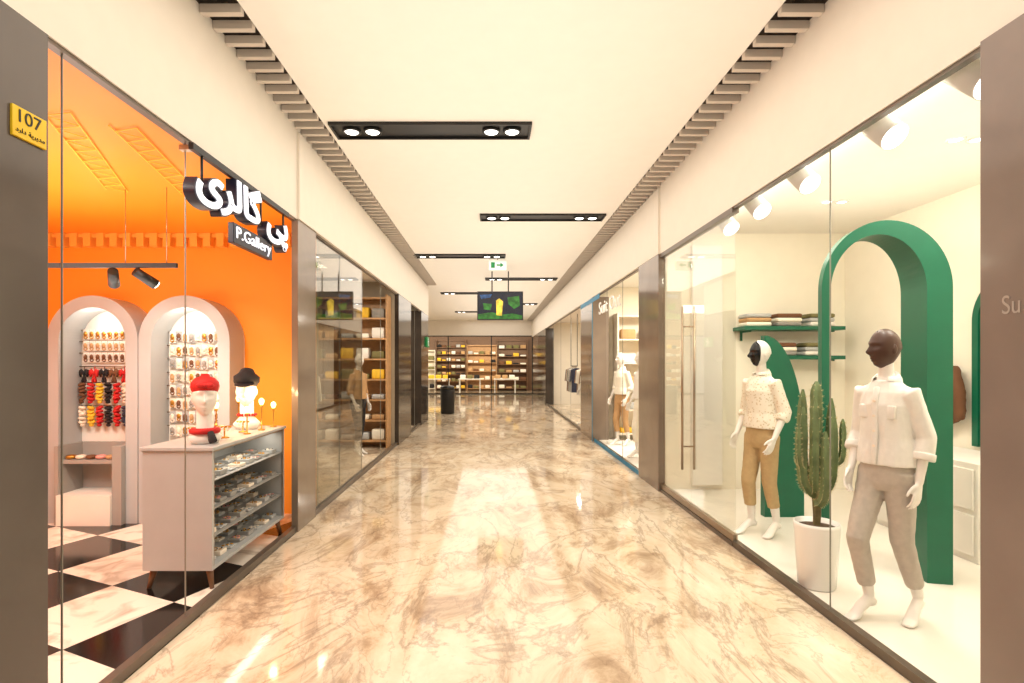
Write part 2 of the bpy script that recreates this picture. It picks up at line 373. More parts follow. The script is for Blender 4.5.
room(1,XR+.1,4.6,7.0,11.4,3.2,'cream','whitematt','ceil',.03)
room(1,XR+.1,4.6,12.4,21.4,3.2,'cream','marble','ceil')
sbox('floor','marble',-7,3.5,28,32,-.1,0); sbox('ceiling','greywall',-7,3.5,28.15,32,3.2,3.3); sbox('wall_back','wooddk',-7,3.5,32,32.1,0,3.3)
# ---------------------------------------------------------------- corridor lamps and added fill lights
def fixture(x,y,label):
    t=thing('recessed_ceiling_light',label,'ceiling light',(x,y,ZC),0,'linear black ceiling lights down the corridor')
    bm=BM(); L=.95; W=.17
    box(bm,-L,L,-W,-W+.02,-.03,0);box(bm,-L,L,W-.02,W,-.03,0);box(bm,-L,-L+.02,-W+.02,W-.02,-.03,0);box(bm,L-.02,L,-W+.02,W-.02,-.03,0)
    build('frame',bm,'black',t)
    bm=BM(); box(bm,-L+.02,L-.02,-W+.02,W-.02,-.008,0); build('tray',bm,'black',t)
    for lx in(-.77,-.57,.57,.77):
        bm=BM(); lathe(bm,[(.085,-.008),(.088,-.03),(.07,-.034),(.068,-.02)],(lx,.0,0),24); q=build('spot_lamp',bm,'black',t)
        bm=BM(); ball(bm,(lx,0,-.024),(.066,.066,.018),20,8); build('bulb',bm,'lamp',q)
FX=[(-.577,5.19,'nearest long black ceiling light, left of centre'),(.766,8.27,'second long black ceiling light, right of centre'),(-.67,11.25,'third long black ceiling light, left, just before the exit sign'),
(.77,14.3,'fourth long black ceiling light, right, just beyond the hanging television'),(-.68,17.2,'fifth long black ceiling light, left, above the litter bin end'),(.75,20.3,'sixth black ceiling light, right, far down the corridor'),(-.65,23.4,'farthest black ceiling light before the end shop')]
for a in FX: fixture(*a)
light('AREA',(.12,13,ZC-.06),290,WARM,3.2,29.5)  # unseen corridor-long area light added in place of the fittings' own light
light('AREA',(.1,12,2.5),198,WARM,3.0,28,(PI,0,0))  # unseen upward area light added to brighten the ceiling
light('AREA',(-4.2,21,3.7),120,size=3)  # area light over the side passage, no fitting modelled
# ---------------------------------------------------------------- hanging television, exit signs
def tv():
    t=thing('hanging_television','black flat television hung from the corridor ceiling showing a green and yellow picture','television',(.2,13.2,ZC))
    bm=BM(); box(bm,-.56,.56,-.03,.03,-1.19,-.49,bev=.008); build('casing',bm,'black',t)
    bm=BM(); box(bm,-.535,.535,-.034,-.0301,-1.165,-.515); build('screen',bm,'tv_blue',t)
    bm=BM(); prism(bm,[(-.535,-1.165),(.535,-1.165),(.535,-1.08),(.3,-1.03),(.05,-1.06),(-.2,-1.0),(-.535,-1.05)],-.036,-.0341,0)
    prism(bm,[(-.09,-1.07),(.04,-1.09),(.07,-.74),(-.02,-.66),(-.1,-.72)],-.038,-.0361,1)
    prism(bm,[(-.5,-.58),(-.2,-.56),(-.24,-.64),(-.46,-.68)],-.036,-.0341,2); prism(bm,[(.18,-.64),(.46,-.6),(.48,-.84),(.34,-.92),(.2,-.8)],-.036,-.0341,0); prism(bm,[(-.42,-.78),(-.2,-.8),(-.24,-.95),(-.4,-.93)],-.036,-.0341,0)
    build('picture',bm,['tv_green','tv_yellow','tv_cyan'],t)
    for x in(-.2,.2):
        bm=BM(); cyl(bm,(x,0,-.49),(x,0,0),.015); build('hanging_rod',bm,'black',t)
tv()
t=thing('exit_sign','small white sign box with green symbols hung under the ceiling','sign',(.12,11.6,ZC))
bm=BM(); box(bm,-.19,.19,-.03,.03,-.25,-.03,bev=.006); build('sign_box',bm,'exitwhite',t)
bm=BM(); prism(bm,[(-.02,-.155),(.06,-.155),(.06,-.19),(.13,-.14),(.06,-.09),(.06,-.125),(-.02,-.125)],-.034,-.0301); build('arrow',bm,'exit',t)
bm=BM(); box(bm,-.14,-.06,-.034,-.0301,-.2,-.08); build('exit_symbol',bm,'exit',t)
bm=BM(); cyl(bm,(0,0,-.03),(0,0,0),.012); build('stem',bm,'steel',t)
t=thing('exit_sign','small green exit sign on the dark pillar above the litter bin','sign',(XL+.02,15.15,2.2))
bm=BM(); box(bm,0,.04,-.28,.28,-.14,.14,bev=.006); build('sign_box',bm,'exit',t)
bm=BM(); ball(bm,(.045,.0,.07),(.006,.04,.035)); limb(bm,[(.045,0,.03),(.045,-.03,-.03),(.045,.05,-.1)],[.012]*3,6); limb(bm,[(.045,-.1,.0),(.045,.1,.02)],[.012]*2,6); build('running_figure',bm,'exitwhite',t)
t=thing('litter_bin','black cylindrical litter bin on the marble floor at the far left pillar','bin',(-1.42,17.25,0))
bm=BM(); lathe(bm,[(.2,0),(.22,.03),(.23,.75),(.22,.78)],n=32); build('body',bm,'black',t)
bm=BM(); lathe(bm,[(.235,.78),(.235,.84),(.2,.88),(.12,.9)],n=32); build('lid',bm,'blackgloss',t)
# number plaque
t=thing('number_plaque','yellow number 107 plaque on the dark stone pillar','plaque',(XL,2.15,2.54))
bm=BM(); box(bm,0,.012,-.08,.08,-.06,.06,bev=.003); build('plate',bm,'yellow',t)
me=text('107',.1,.001); fit(me,.105,.05); meshobj('number',place(me,LW,(.0135,-.053,-.0)),'ink',t)
me=text('\ufea9\ufeae\ufe8d\ufea9 \ufe94\ufbfe\ufeae\ufbfe\ufeaa\ufee3',.04,.001)
fit(me,.136,.024); meshobj('caption',place(me,LW,(.0135,-.068,-.045)),'ink',t)
# shop sign
t=thing('shop_sign','white raised lettering sign with small dark name panel hung on the left shop glass','sign',(XL+.06,3.24,2.52))
LET='\ufbfc\ufeae\ufedf\ufe8e\ufb94 \ufbfd\ufb58'
me=text(LET,.5,.035,.026); fit(me,1.45,.37); meshobj('letter_edge',place(me,LW,(.0,-.055,.015)),'signdark',t)
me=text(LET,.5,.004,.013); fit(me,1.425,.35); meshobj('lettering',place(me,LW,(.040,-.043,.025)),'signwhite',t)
bm=BM(); box(bm,-.02,.02,.46,1.11,-.09,.05,bev=.004); build('name_panel',bm,'signdark',t)
me=text('P.Gallery',.12,.003); fit(me,.58,.105); meshobj('name_lettering',place(me,LW,(.024,.495,-.075)),'signwhite',t)
bm=BM(); box(bm,-.02,.01,-.02,1.5,.36,.40); build('support_rail',bm,'black',t)
for y in(.1,.55,.95,1.4):
    bm=BM(); cyl(bm,(-.005,y,.15),(-.005,y,.38),.008); build('hanger',bm,'black',t)
bm=BM(); box(bm,-.09,-.02,0,.04,.365,.395); build('bracket',bm,'steel',t)
# ---------------------------------------------------------------- left shop
bm=BM(); box(bm,-5.6,XL-.06,5.69,5.75,2.93,2.969); x=-5.55
while x<XL-.14: box(bm,x,x+.075,5.66,5.75,2.83,2.969); x+=.14
struct('trim_50',bm,'dentil')
bm=BM()
for (p,q) in(((-2.35,2.9),(-2.95,4.25)),((-2.12,3.1),(-2.42,4.35))):
    p=V((p[0],p[1],2.959)); q=V((q[0],q[1],2.959)); d=(q-p).normalized(); s=V((-d.y,d.x,0))*.07
    for k in(-1,1): limb(bm,[p+s*k,q+s*k],[.004,.004],6)
    n=16
    for i in range(n): limb(bm,[p.lerp(q,i/n)+s*(1 if i%2 else -1),p.lerp(q,(i+1)/n)-s*(1 if i%2 else -1)],[.003,.003],6)
struct('trim_51',bm,'lattice')
def arch_unit(cx,label):
    t=thing('arched_display',label,'display',(cx,5.4,0))
    bm=BM(); archring(bm,.455,2.28,.335,2.16,0,.31); build('arch_frame',bm,'archp',t)
    bm=BM(); prism(bm,archpts(.45,2.275),.31,.345); build('back_panel',bm,'whitematt',t)
    for z in PEG:
        bm=BM(); cyl(bm,(-.33,.27,z),(.33,.27,z),.006,n=8); build('peg_rail',bm,'steel',t)
    bm=BM(); box(bm,-.333,-.29,-.06,.3,0,.78);box(bm,.24,.333,-.06,.3,0,.78);box(bm,-.29,.24,.26,.3,0.3,.78);box(bm,-.29,.24,-.02,.26,.6,.64)
    build('cabinet',bm,'taupe',t)
    bm=BM(); box(bm,-.29,.24,-.09,.26,0,.3); build('plinth',bm,'whitematt',t)
    light('POINT',(cx,5.5,2.05),3,(1,.93,.82),.05)  # point light added to brighten the niche; no lamp there
    return t
A1,A2=-4.0,-3.08
PEG=[1.95,1.83,1.71,1.57,1.40,1.16]
arch_unit(A1,'left grey arched wall display with red, yellow and black hair bunches')
PEG=[1.93,1.79,1.65,1.51,1.37,1.23,1.09,.95]
arch_unit(A2,'right grey arched wall display behind the glass counter')
bm=BM(); box(bm,-.028,.028,-.002,.002,-.09,.006,0); ball(bm,(0,-.01,-.038),(.021,.010,.026),10,6,1); torus(bm,(0,-.006,-.066),.016,.006,'y',12,6,mi=1)
CARD=meshonly('hair_clip_card',bm,['whitematt','gold'])
def inst(name,me,loc,label,cat,group,mats=None,rz=0,sc=None):
    o=bpy.data.objects.new(name,me); C.objects.link(o); o.location=loc; o.rotation_euler=(0,0,rz)
    if sc: o.scale=sc
    tag(o,label,cat,group)
    if mats:
        for i,mm in enumerate(mats): o.material_slots[i].link='OBJECT'; o.material_slots[i].material=M[mm]
    return o
for z,wh,mm in((1.95,'top','gold'),(1.83,'second','tan'),(1.71,'third','brown')):
    for k in range(9): inst('hair_clip_card',CARD,(A1-.256+.064*k,5.4+.262,z),'white card with a hair clip on the %s rail of the left arch'%wh,'hair clip','hair clip cards on the %s rail of the left arch'%wh,['whitematt',mm],sc=(1,1,1.1))
for r,(z,wh) in enumerate(((1.93,'top'),(1.79,'second'),(1.65,'third'),(1.51,'fourth'),(1.37,'fifth'),(1.23,'sixth'),(1.09,'seventh'),(.95,'lowest'))):
    for k in range(9): inst('hair_clip_card',CARD,(A2-.268+.067*k,5.4+.262,z),'card with a small clip on the %s rail of the right arch'%wh,'hair clip','hair clip cards on the %s rail of the right arch'%wh,[['whitematt','pearl','beige','whitematt'][(k*2+r)%4],['gold','tan','pearl','brown','grey'][(k*3+r*2)%5]],sc=(1.1,1,1.3-.25*((k*5+r)%3)*.5))
bm=BM()
for s in(-1,1): limb(bm,[(0,-.02,0-.05),(s*.03,-.025,-.04),(s*.055,-.02,-.055)],[(.008,.01),(.024,.016),(.032,.016)],10,ref=(0,0,1))
ball(bm,(0,-.025,-.05),.016,10,8); limb(bm,[(0,-.02,-.06),(-.02,-.02,-.11)],[.008,.016],8); limb(bm,[(0,-.02,-.06),(.02,-.02,-.11)],[.008,.016],8); cyl(bm,(0,-.01,.0),(0,-.02,-.05),.004,n=6)
BOW=meshonly('hair_bow',bm,['blk'])
for k in range(6):
    c=['blk','red','blk','brown','red','blk'][k]; nm={'blk':'black','red':'red','brown':'brown'}[c]
    inst('hair_bow',BOW,(A1-.26+.104*k,5.4+.262,1.57),'%s fabric hair bow on the middle rail of the left arch'%nm,'hair bow',nm+' hair bows in the left arch',[c],sc=(.72,1.1,1.4))
NM={'red':'red','yel':'yellow','blk':'black','pearl':'cream','pink':'pink','navy':'navy','brown':'brown'}
for z0,row,cols in((1.40,'upper',('brown','red','yel','blk','red','pearl','red')),(1.16,'lower',('pearl','yel','red','blk','red','navy','red'))):
  for k,c in enumerate(cols):
    nm=NM[c]; bm=BM(); cyl(bm,(0,-.008,.002),(0,-.012,-.19),.004,n=6)
    for q in range(5):
        rot=Matrix.Rotation(random.uniform(-.5,.5),3,'X')@Matrix.Rotation(random.uniform(-.5,.5),3,'Y')@Matrix.Rotation(random.uniform(0,3),3,'Z')
        torus(bm,(random.uniform(-.005,.005),-.032,-.022-.036*q),.021,.0145+.002*random.random(),'z',14,8,rot=rot)
    ball(bm,(random.uniform(-.008,.008),-.036,-.20),(.024,.02,.018),10,8)
    o=build('scrunchie_bunch',bm,c,loc=(A1-.27+.09*k,5.4+.262,z0)); tag(o,'hanging bunch of %s hair scrunchies on the %s bunch rail of the left arch'%(nm,row),'hair scrunchies','%s scrunchie bunches on the %s rail'%(nm,row))
for k in range(5):
    bm=BM(); torus(bm,(0,0,.02),.032,.018,n=16,m=8); cc=['gold','pearl','brown','pink','tan'][k]
    o=build('hair_scrunchie',bm,cc,loc=(A1-.23+.1*k,5.4+.03,.643)); tag(o,'%s hair scrunchie lying on the cabinet shelf in the left arch'%['gold','cream','brown','pink','tan'][k],'scrunchie')
# track
t=thing('track_light','black suspended track with two spotlights inside the orange shop','track light',(-2.95,4.2,ZG))
bm=BM(); box(bm,-1.2,.5,-.014,.014,-.625,-.59); build('track',bm,'black',t)
for x in(-1.0,.1,.42):
    bm=BM(); cyl(bm,(x,0,-.6),(x,0,0),.003,n=8); build('suspension_rod',bm,'steel',t)
for x,tx in((0,-.05),(.2,.05)):
    bm=BM(); cyl(bm,(x,0,-.625),(x,0,-.67),.010); h=build('spot_head',bm,'black',t)
    bm=BM(); cyl(bm,(x-tx*.3,-.02,-.655),(x+tx*1.3,.11,-.74),.036,.041); build('can',bm,'black',h)
    bm=BM(); cyl(bm,(x+tx*1.3,.11,-.74),(x+tx*1.33,.114,-.7425),.033); build('lens',bm,'lamp',h)
# counter
t=thing('display_counter','pale grey shop counter on tapered legs with glazed shelves of jewellery','counter',(-2.46,3.80,0))
W,D=.49,1.32
bm=BM(); box(bm,0,W,0,.025,.14,.985); build('end_panel',bm,'beige',t)
bm=BM(); box(bm,0,W,D-.025,D,.14,.985); build('end_panel',bm,'beige',t)
bm=BM(); box(bm,0,.02,.025,D-.025,.14,.985); box(bm,.02,W,.025,D-.025,.14,.165); build('carcass',bm,'beige',t)
bm=BM(); box(bm,-.015,W+.015,-.015,D+.015,.985,1.01,bev=.004); build('top',bm,'beige',t)
bm=BM(); 
for y in (.025,D-.035): box(bm,W-.012,W-.002,y,y+.01,.165,.985)
box(bm,W-.012,W-.002,.035,D-.035,.972,.985); build('glazing_frame',bm,'steel',t)
for z in(.36,.56,.76):
    bm=BM(); box(bm,.02,W-.015,.025,D-.025,z,z+.006); build('shelf',bm,'taupe',t)
for x,y in((.05,.06),(W-.05,.06),(.05,D-.06),(W-.05,D-.06)):
    bm=BM(); s=1 if x>.2 else -1; cyl(bm,(x,y,.14),(x+s*.03,y+(-.02 if y<.5 else .02),0),.026,.014); build('leg',bm,'wooddk',t)
n=0
for z,wh in((.167,'bottom'),(.368,'second'),(.568,'third'),(.768,'top')):
    for row in range(2):
        for k in range(8):
            bm=BM(); n+=1; y=.11+.157*k; h=.014+.010*((n*7)%3)
            box(bm,-.05,.05,-.05,.05,0,h,0,.004)
            for q in range(3):
                torus(bm,(.022*(q-1),.025*((n+q)%3-1),h+.003),.010,.003,n=14,m=6,mi=1); ball(bm,(.022*(q-1),.025*((n+q+1)%3-1),h+.003),.006,8,6,2)
            c=[['taupe','beige','pearl','beige','grey'][(n)%5],['gold','pearl','tan','gold','pink'][n%5],['pearl','gold','blk'][n%3]]
            o=build('jewellery_tray',bm,c,loc=(-2.46+.39-.17*row,3.80+y,z)); tag(o,'small flat tray of rings and beads on the %s shelf of the glass counter'%wh,'jewellery tray','jewellery trays on the %s shelf of the counter'%wh)
light('AREA',(-2.1,4.46,.95),2.2,(1,.92,.78),.1,1.2)  # area light inside the counter, no fitting modelled
# ---------------------------------------------------------------- heads
def headmesh(split=False,A=1.45):
    bm=BM(); u,v=84,64; rows=[]
    def g(a,s): return math.exp(-(a/s)**2)
    def shp(n):
        x,y,z=n; sx=.073; t=max(0,-z-.05)
        px=x*sx*(1-.32*t**1.3); py=y*.098; pz=z*.122
        if y<0: py*=.92
        if y>0: py*=(1-.42*max(0,-z)); 
        if z>0 and y>0: py*=1.06
        if y<0:
            fr=min(1,-y*1.6)*A
            py-=fr*(.020*g(px,.011)*max(0,g(pz+.024,.017)) +.010*g(px,.009)*g(pz-.002,.022))
            py+=fr*.010*(g(px-.030,.016)+g(px+.030,.016))*g(pz-.012,.013)
            py-=fr*.005*(g(px-.030,.010)+g(px+.030,.010))*g(pz-.011,.007)
            py-=fr*.004*g(pz-.034,.011)*g(px,.05)
            py-=fr*.007*g(px,.021)*(g(pz+.061,.006)+g(pz+.074,.007))
            py+=fr*.004*g(px,.02)*g(pz+.0675,.003)
            py-=fr*.008*g(px,.022)*g(pz+.100,.014)
        return V((px,py,pz))
    top=bm.verts.new(shp((0,0,1)));bot=bm.verts.new(shp((0,0,-1)))
    for j in range(1,v):
        ph=PI*j/v; rows.append([bm.verts.new(shp((math.sin(ph)*math.cos(2*PI*i/u),math.sin(ph)*math.sin(2*PI*i/u),math.cos(ph)))) for i in range(u)])
    for i in range(u):
        bm.faces.new((top,rows[0][i],rows[0][(i+1)%u]));bm.faces.new((bot,rows[-1][(i+1)%u],rows[-1][i]))
        for a,b in zip(rows,rows[1:]): bm.faces.new((a[i],b[i],b[(i+1)%u],a[(i+1)%u]))
    for s in(-1,1):
        ball(bm,(s*.068,.012,-.004),(.009,.019,.03),12,10); ball(bm,(s*.073,.008,-.004),(.005,.011,.019),10,8)
    for f in bm.faces:
        f.smooth=True
        c=f.calc_center_median()
        if split: f.material_index=1 if c.y<-.03 else 0
    return bm
def bust(loc,rz,label,kind):
    t=thing('display_bust',label,'display head',loc,rz); t.scale=(1.18,1.18,1.14)
    b=headmesh(A=1.2); bmesh.ops.translate(b,vec=(0,-.005,.30),verts=b.verts)
    limb(b,[(0,.02,.044),(0,.02,.06),(0,.015,.1),(0,.015,.22)],[(.1,.075),(.085,.065),(.05,.05),(.048,.05)],24)
    build('head_and_neck',b,'skin',t,True)
    bm=BM()
    if kind==0:
        limb(bm,[(0,.0,.346),(0,.004,.366),(0,.008,.395),(0,.012,.42),(0,.014,.432)],[(.077,.098),(.082,.104),(.078,.098),(.058,.074),(.03,.04)],32); me=build('headscarf',bm,'red',t,True)
        bm=BM(); ball(bm,(.022,-.106,.378),(.028,.016,.018)); ball(bm,(-.022,-.106,.380),(.028,.016,.018)); ball(bm,(0,-.112,.379),(.012,.014,.014)); build('knot',bm,'red',me,True)
        bm=BM(); torus(bm,(0,.01,.085),.066,.02,n=30,m=10,sc=(1.05,.9,1)); build('neck_scarf',bm,'red',t,True)
        bm=BM(); limb(bm,[(.03,-.07,.08),(.04,-.1,.04),(.045,-.108,.022)],[(.018,.01),(.024,.01),(.024,.008)],10); build('scarf_tail',bm,'blk',t,True)
    else:
        limb(bm,[(0,.005,.355),(0,.005,.37),(0,.01,.41),(0,.02,.435)],[(.079,.1),(.09,.112),(.092,.108),(.06,.07)],28); cp=build('cap',bm,'blk',t,True)
        bm=BM(); limb(bm,[(0,-.07,.362),(0,-.12,.352),(0,-.155,.345)],[(.07,.008),(.065,.007),(.04,.006)],20); build('brim',bm,'blk',cp,True)
        bm=BM()
        for k in range(16):
            a=2*PI*k/16; ball(bm,(.062*math.cos(a),.02+.055*math.sin(a),.115),.011,8,6)
        build('bead_necklace',bm,'red',t,True)
    return t
bust((-2.11,3.97,1.01),math.radians(28),'white display head with red headscarf on the near end of the counter',0)
bust((-2.2,4.84,1.01),math.radians(15),'white display head with black peaked cap on the far end of the counter',1)
for i,(x,y,h,lb) in enumerate(((-2.05,4.52,0,'small warm glowing bulb lamp on the counter edge between the two heads'),(-2.36,4.62,.03,'small warm glowing bulb lamp at the back of the counter between the two heads'),(-2.04,5.04,0,'small warm glowing bulb lamp at the far corner of the counter edge'),(-2.04,4.78,.05,'taller warm glowing bulb lamp right in front of the capped head'),(-2.36,5.03,.06,'small warm glowing bulb lamp behind the capped head'))):
    t=thing('bulb_lamp',lb,'lamp',(x,y,1.01))
    bm=BM(); lathe(bm,[(.03,0),(.03,.008),(.006,.012),(.005,.15+h),(.012,.155+h),(.012,.175+h)],n=18); build('stand',bm,'gold',t)
    bm=BM(); lathe(bm,[(.010,.173+h),(.017,.183+h),(.024,.204+h),(.02,.222+h),(.007,.232+h)],n=18); build('bulb',bm,'bulb',t)
    light('POINT',(x,y,1.285+h),3.2,(1,.64,.32),.03)
for k,(x,y) in enumerate(((-2.3,4.18),(-2.12,4.28),(-2.28,4.38),(-2.14,4.64))):
    bm=BM(); lathe(bm,[(.035,0),(.035,.008),(.006,.012),(.006,.09)],(0,0,0),14); limb(bm,[(-.05,0,.09),(.05,0,.09)],[.008,.008],8,ref=(0,0,1))
    for s in(-.03,0,.03): torus(bm,(s,0,.075),.018,.003,'x',14,6,mi=1)
    o=build('earring_stand',bm,['gold','pearl'],loc=(x,y,1.01)); tag(o,'small brass earring stand on the counter top','jewellery stand','earring stands on the counter')
LO=(1,.94,.84)
light('AREA',(-4.2,2.6,2.9),82,LO,1.0,1.2)  # unseen area light added, kept behind the near pillar
light('AREA',(-3.4,3.6,1.9),42,LO,2.0,2.0,rot=(PI,0,0))  # unseen upward area light added to brighten the orange ceiling
light('SPOT',(-2.95,4.3,2.2),50,LO,.05,rot=(math.radians(50),0,math.radians(25)),spot=1.6)
light('SPOT',(-2.7,4.3,2.2),44,LO,.05,rot=(math.radians(50),0,math.radians(5)),spot=1.6)
light('AREA',(-2.35,2.9,2.93),28,LO,.3,.9)  # area light under the shop ceiling, no fitting modelled
# ---------------------------------------------------------------- mannequins
def hand(bm,wr,d,a,s):
    wr,d,a,s=V(wr),V(d).normalized(),V(a).normalized(),V(s).normalized()
    limb(bm,[wr-d*.01,wr+d*.03,wr+d*.075,wr+d*.092],[(.023,.017),(.032,.016),(.040,.015),(.038,.012)],14,ref=a)
    for k,L in enumerate((.068,.078,.073,.058)):
        o=(k-1.5)*.0215; b=wr+d*.086+a*o; dd=(d+a*o*1.6).normalized()
        limb(bm,[b-d*.01,b+dd*L*.42+s*.004,b+dd*L*.75+s*.014,b+dd*L*.95+s*.028],[.0095,.0088,.008,.0066],9,ref=a)
    b=wr+d*.022-a*.026; dd=(d*.75-a*.6+s*.35).normalized()
    limb(bm,[b,b+dd*.03,b+dd*.05+d*.008,b+dd*.062+d*.022],[.0135,.012,.0105,.008],9,ref=s)
def mannequin(name,label,loc,rz,P,vs=.007,group=None):
    t=thing(name,label,'mannequin',loc,rz,group)
    bm=BM(); SH=.138
    T=[(.84,.115,.082,0),(.9,.142,.098,.005),(.97,.14,.098,.008),(1.05,.113,.082,0),(1.12,.102,.075,-.003),(1.22,.114,.086,-.01),(1.30,.126,.092,-.012),(1.38,.132,.08,0),(1.43,.103,.063,.005),(1.47,.058,.052,.004)]
    limb(bm,[(0,y,z) for z,a,b,y in T],[(a,b) for z,a,b,y in T],24)
    limb(bm,[(0,.008,1.43),(0,.0,1.50),(0,-.008,1.58)],[.05,.043,.043],16)
    for s,k in((-1,'R'),(1,'L')):
        e,w_=V(P['el'+k]),V(P['wr'+k]); sh=V((s*SH,.0,1.385))
        limb(bm,[sh+V((-s*.05,0,.012)),sh,sh.lerp(e,.5),e,e.lerp(w_,.4),w_],[.045,.044,.037,.031,.031,.022],14)
        d=V(P.get('hd'+k,w_-e)); a=V((0,1,0)) if abs(V(d).normalized().y)<.7 else V((0,0,-1))
        a=(a-d.normalized()*a.dot(d.normalized())).normalized()
        hand(bm,w_,d,a,(-s*1,0,.0))
        kn,an=V(P['kn'+k]),V(P['an'+k]); hp=V((s*.075,.005,.88))
        limb(bm,[hp+V((0,0,.03)),hp.lerp(kn,.4),kn,kn.lerp(an,.35)+V((0,.014,0)),an],[.08,.07,.048,.048,.03],16)
        fd=V(P.get('fd'+k,(s*.15,-1,0))).normalized(); h=V((an.x,an.y,0)); hz=an.z-.045
        limb(bm,[V((h.x,h.y,hz))-fd*.03,V((h.x,h.y,hz+.012))+fd*.02,V((h.x,h.y,hz*.55+.018))+fd*.075,V((h.x,h.y,.024))+fd*.125,V((h.x,h.y,.015))+fd*.165,V((h.x,h.y,.012))+fd*.185],[(.028,.03),(.03,.038),(.034,.028),(.040,.021),(.038,.013),(.03,.010)],14,ref=V((0,0,1)).cross(fd))
    me=vox(bm,vs,2)
    meshobj('body',me,'skin',t,True)
    hb=headmesh(P['head']=='mask'); bmesh.ops.transform(hb,matrix=Matrix.Translation((0,-.022,1.655))@Matrix.Rotation(P.get('hrz',0),4,'Z')@Matrix.Rotation(P.get('hrx',0),4,'X'),verts=hb.verts)
    build('head',hb,['skin','blackgloss'] if P['head']=='mask' else P['head'],t,True)
    bm=BM(); hz=P['hem']; k=P.get('loose',1.2)
    T=[(hz,.168*k,.122*k,.0),(hz+.07,.163*k,.117*k,.0),(1.12,.144*k,.106*k,-.003),(1.22,.138*k,.105*k,-.008),(1.31,.139*k,.105*k,-.01),(1.38,.134*k,.092*k,0),(1.43,.106*k,.076*k,.004),(1.462,.072,.066,.004)]
    limb(bm,[(0,y,z) for z,a,c,y in T],[(a,c) for z,a,c,y in T],28,cap=False)
    cuffs=[]
    for s,kk in((-1,'R'),(1,'L')):
        e,w_=V(P['el'+kk]),V(P['wr'+kk]); sh=V((s*SH,.0,1.385)); q=P['slr']
        end=e.lerp(w_,P['slv']); cuffs.append((end,(w_-e).normalized()))
        limb(bm,[sh+V((-s*.08,0,.0)),sh,sh.lerp(e,.5),e,e.lerp(end,.6),end],[.056,.058,q*.96,q,q*1.06,q*P.get('cuff',1.1)],18,cap=False)
    me=vox(bm,.0065,2); wrinkle(me,P.get('wr',.006),P.get('wf',9),4,P.get('seed',0)); shirt=meshobj('shirt',me,P['shirt'],t,True)
    bm=BM(); n=28; rows=[]; op=P.get('open',16)
    for (z,r,ry,dz) in((1.44,.070,.062,.0),(1.475,.061,.057,.012),(1.50,.063,.059,.018),(1.475,.08,.075,.0),(1.45,.084,.079,-.012)):
        rows.append([bm.verts.new((r*math.sin(a),.005-ry*math.cos(a),z-dz*math.cos(a))) for a in [math.radians(op+(360-2*op)*i/(n-1)) for i in range(n)]])
    for a,b_ in zip(rows,rows[1:]):
        for i in range(n-1): bm.faces.new((a[i],a[i+1],b_[i+1],b_[i])).smooth=True
    build('collar',bm,P['shirt'],shirt,True)
    if P.get('buttons'):
        for end,d in cuffs:
            q=P['slr']*P.get('cuff',1.1)+.006
            bm=BM(); limb(bm,[end-d*.038,end-d*.03,end-d*.004,end+d*.004],[q*.97,q,q,q*.95],20,cap=False); build('rolled_cuff',bm,P['shirt'],shirt,True)
        for z in(1.34,1.25,1.16,1.07):
            bm=BM(); cyl(bm,(0,-.129*k,z),(0,-.09*k,z),.008,n=10); build('button',bm,'pearl',shirt)
        bm=BM(); limb(bm,[(0,-.096*k,1.42),(0,-.112*k,1.36),(0,-.118*k,1.28),(0,-.117*k,1.18),(0,-.118*k,1.08),(0,-.126*k,hz+.01)],[(.018,.007)]*6,8); build('placket',bm,P['shirt'],shirt,True)
        for s in(-1,1):
            bm=BM(); box(bm,s*.07-.036,s*.07+.036,-.104*k,-.08*k,1.235,1.315,bev=.006); build('chest_pocket',bm,P['shirt'],shirt,True)
    bm=BM(); q=P.get('trw',1)
    T=[(1.03,.126,.093,0),(.97,.148,.108,.006),(.9,.156,.112,.006),(.84,.148,.106,.004),(.80,.115,.09,.004)]
    limb(bm,[(0,y,z) for z,a,c,y in T],[(a,c) for z,a,c,y in T],24,cap=False)
    for s,kk in((-1,'R'),(1,'L')):
        kn,an=V(P['kn'+kk]),V(P['an'+kk]); hp=V((s*.076,.005,.87)); end=kn.lerp(an,P['trl'])
        limb(bm,[hp+V((0,0,.04)),hp.lerp(kn,.35),kn,kn.lerp(end,.5),end],[.088,.084*q,.067*q,.06*q,.054*q],18,cap=False)
    me=vox(bm,.0075,2); wrinkle(me,P.get('wt',.004),8,9,3+P.get('seed',0)); meshobj('trousers',me,P['trousers'],t,True)
    return t
P1=dict(elR=(-.185,.03,1.13),wrR=(-.165,-.09,.91),elL=(.19,.06,1.13),wrL=(.185,.0,.87),knR=(-.075,-.17,.50),anR=(-.075,-.05,.135),knL=(.075,.03,.49),anL=(.085,.18,.14),fdR=(-.1,-1,0),fdL=(.2,-1,0),
 head='headbrown',hrz=math.radians(-22),hem=.955,loose=1.02,slv=.48,slr=.051,cuff=1.12,shirt='linen',trousers='greytr',trw=.94,trl=.78,buttons=True,wr=.005,wf=11,wt=.0035,open=32)
m1=mannequin('mannequin','white mannequin with brown head, white linen shirt and grey trousers at the near right window',(2.41,3.30,.035),math.radians(-66),P1)
m1.scale=(.96,.96,1)
P2=dict(elR=(-.195,.03,1.13),wrR=(-.19,-.1,.91),elL=(.20,.05,1.13),wrL=(.18,-.06,.90),knR=(-.075,-.08,.48),anR=(-.08,-.03,.13),knL=(.075,.01,.48),anL=(.085,.09,.13),
 head='mask',hrz=math.radians(-18),hem=.98,loose=1.02,slv=.3,slr=.053,cuff=.95,shirt='blouse',trousers='khaki',trw=.92,trl=.62,seed=5,wr=.004,wt=.003)
m2=mannequin('mannequin','white mannequin with black face, patterned blouse and khaki trousers beside the cactus',(2.47,4.95,.035),math.radians(-66),P2)
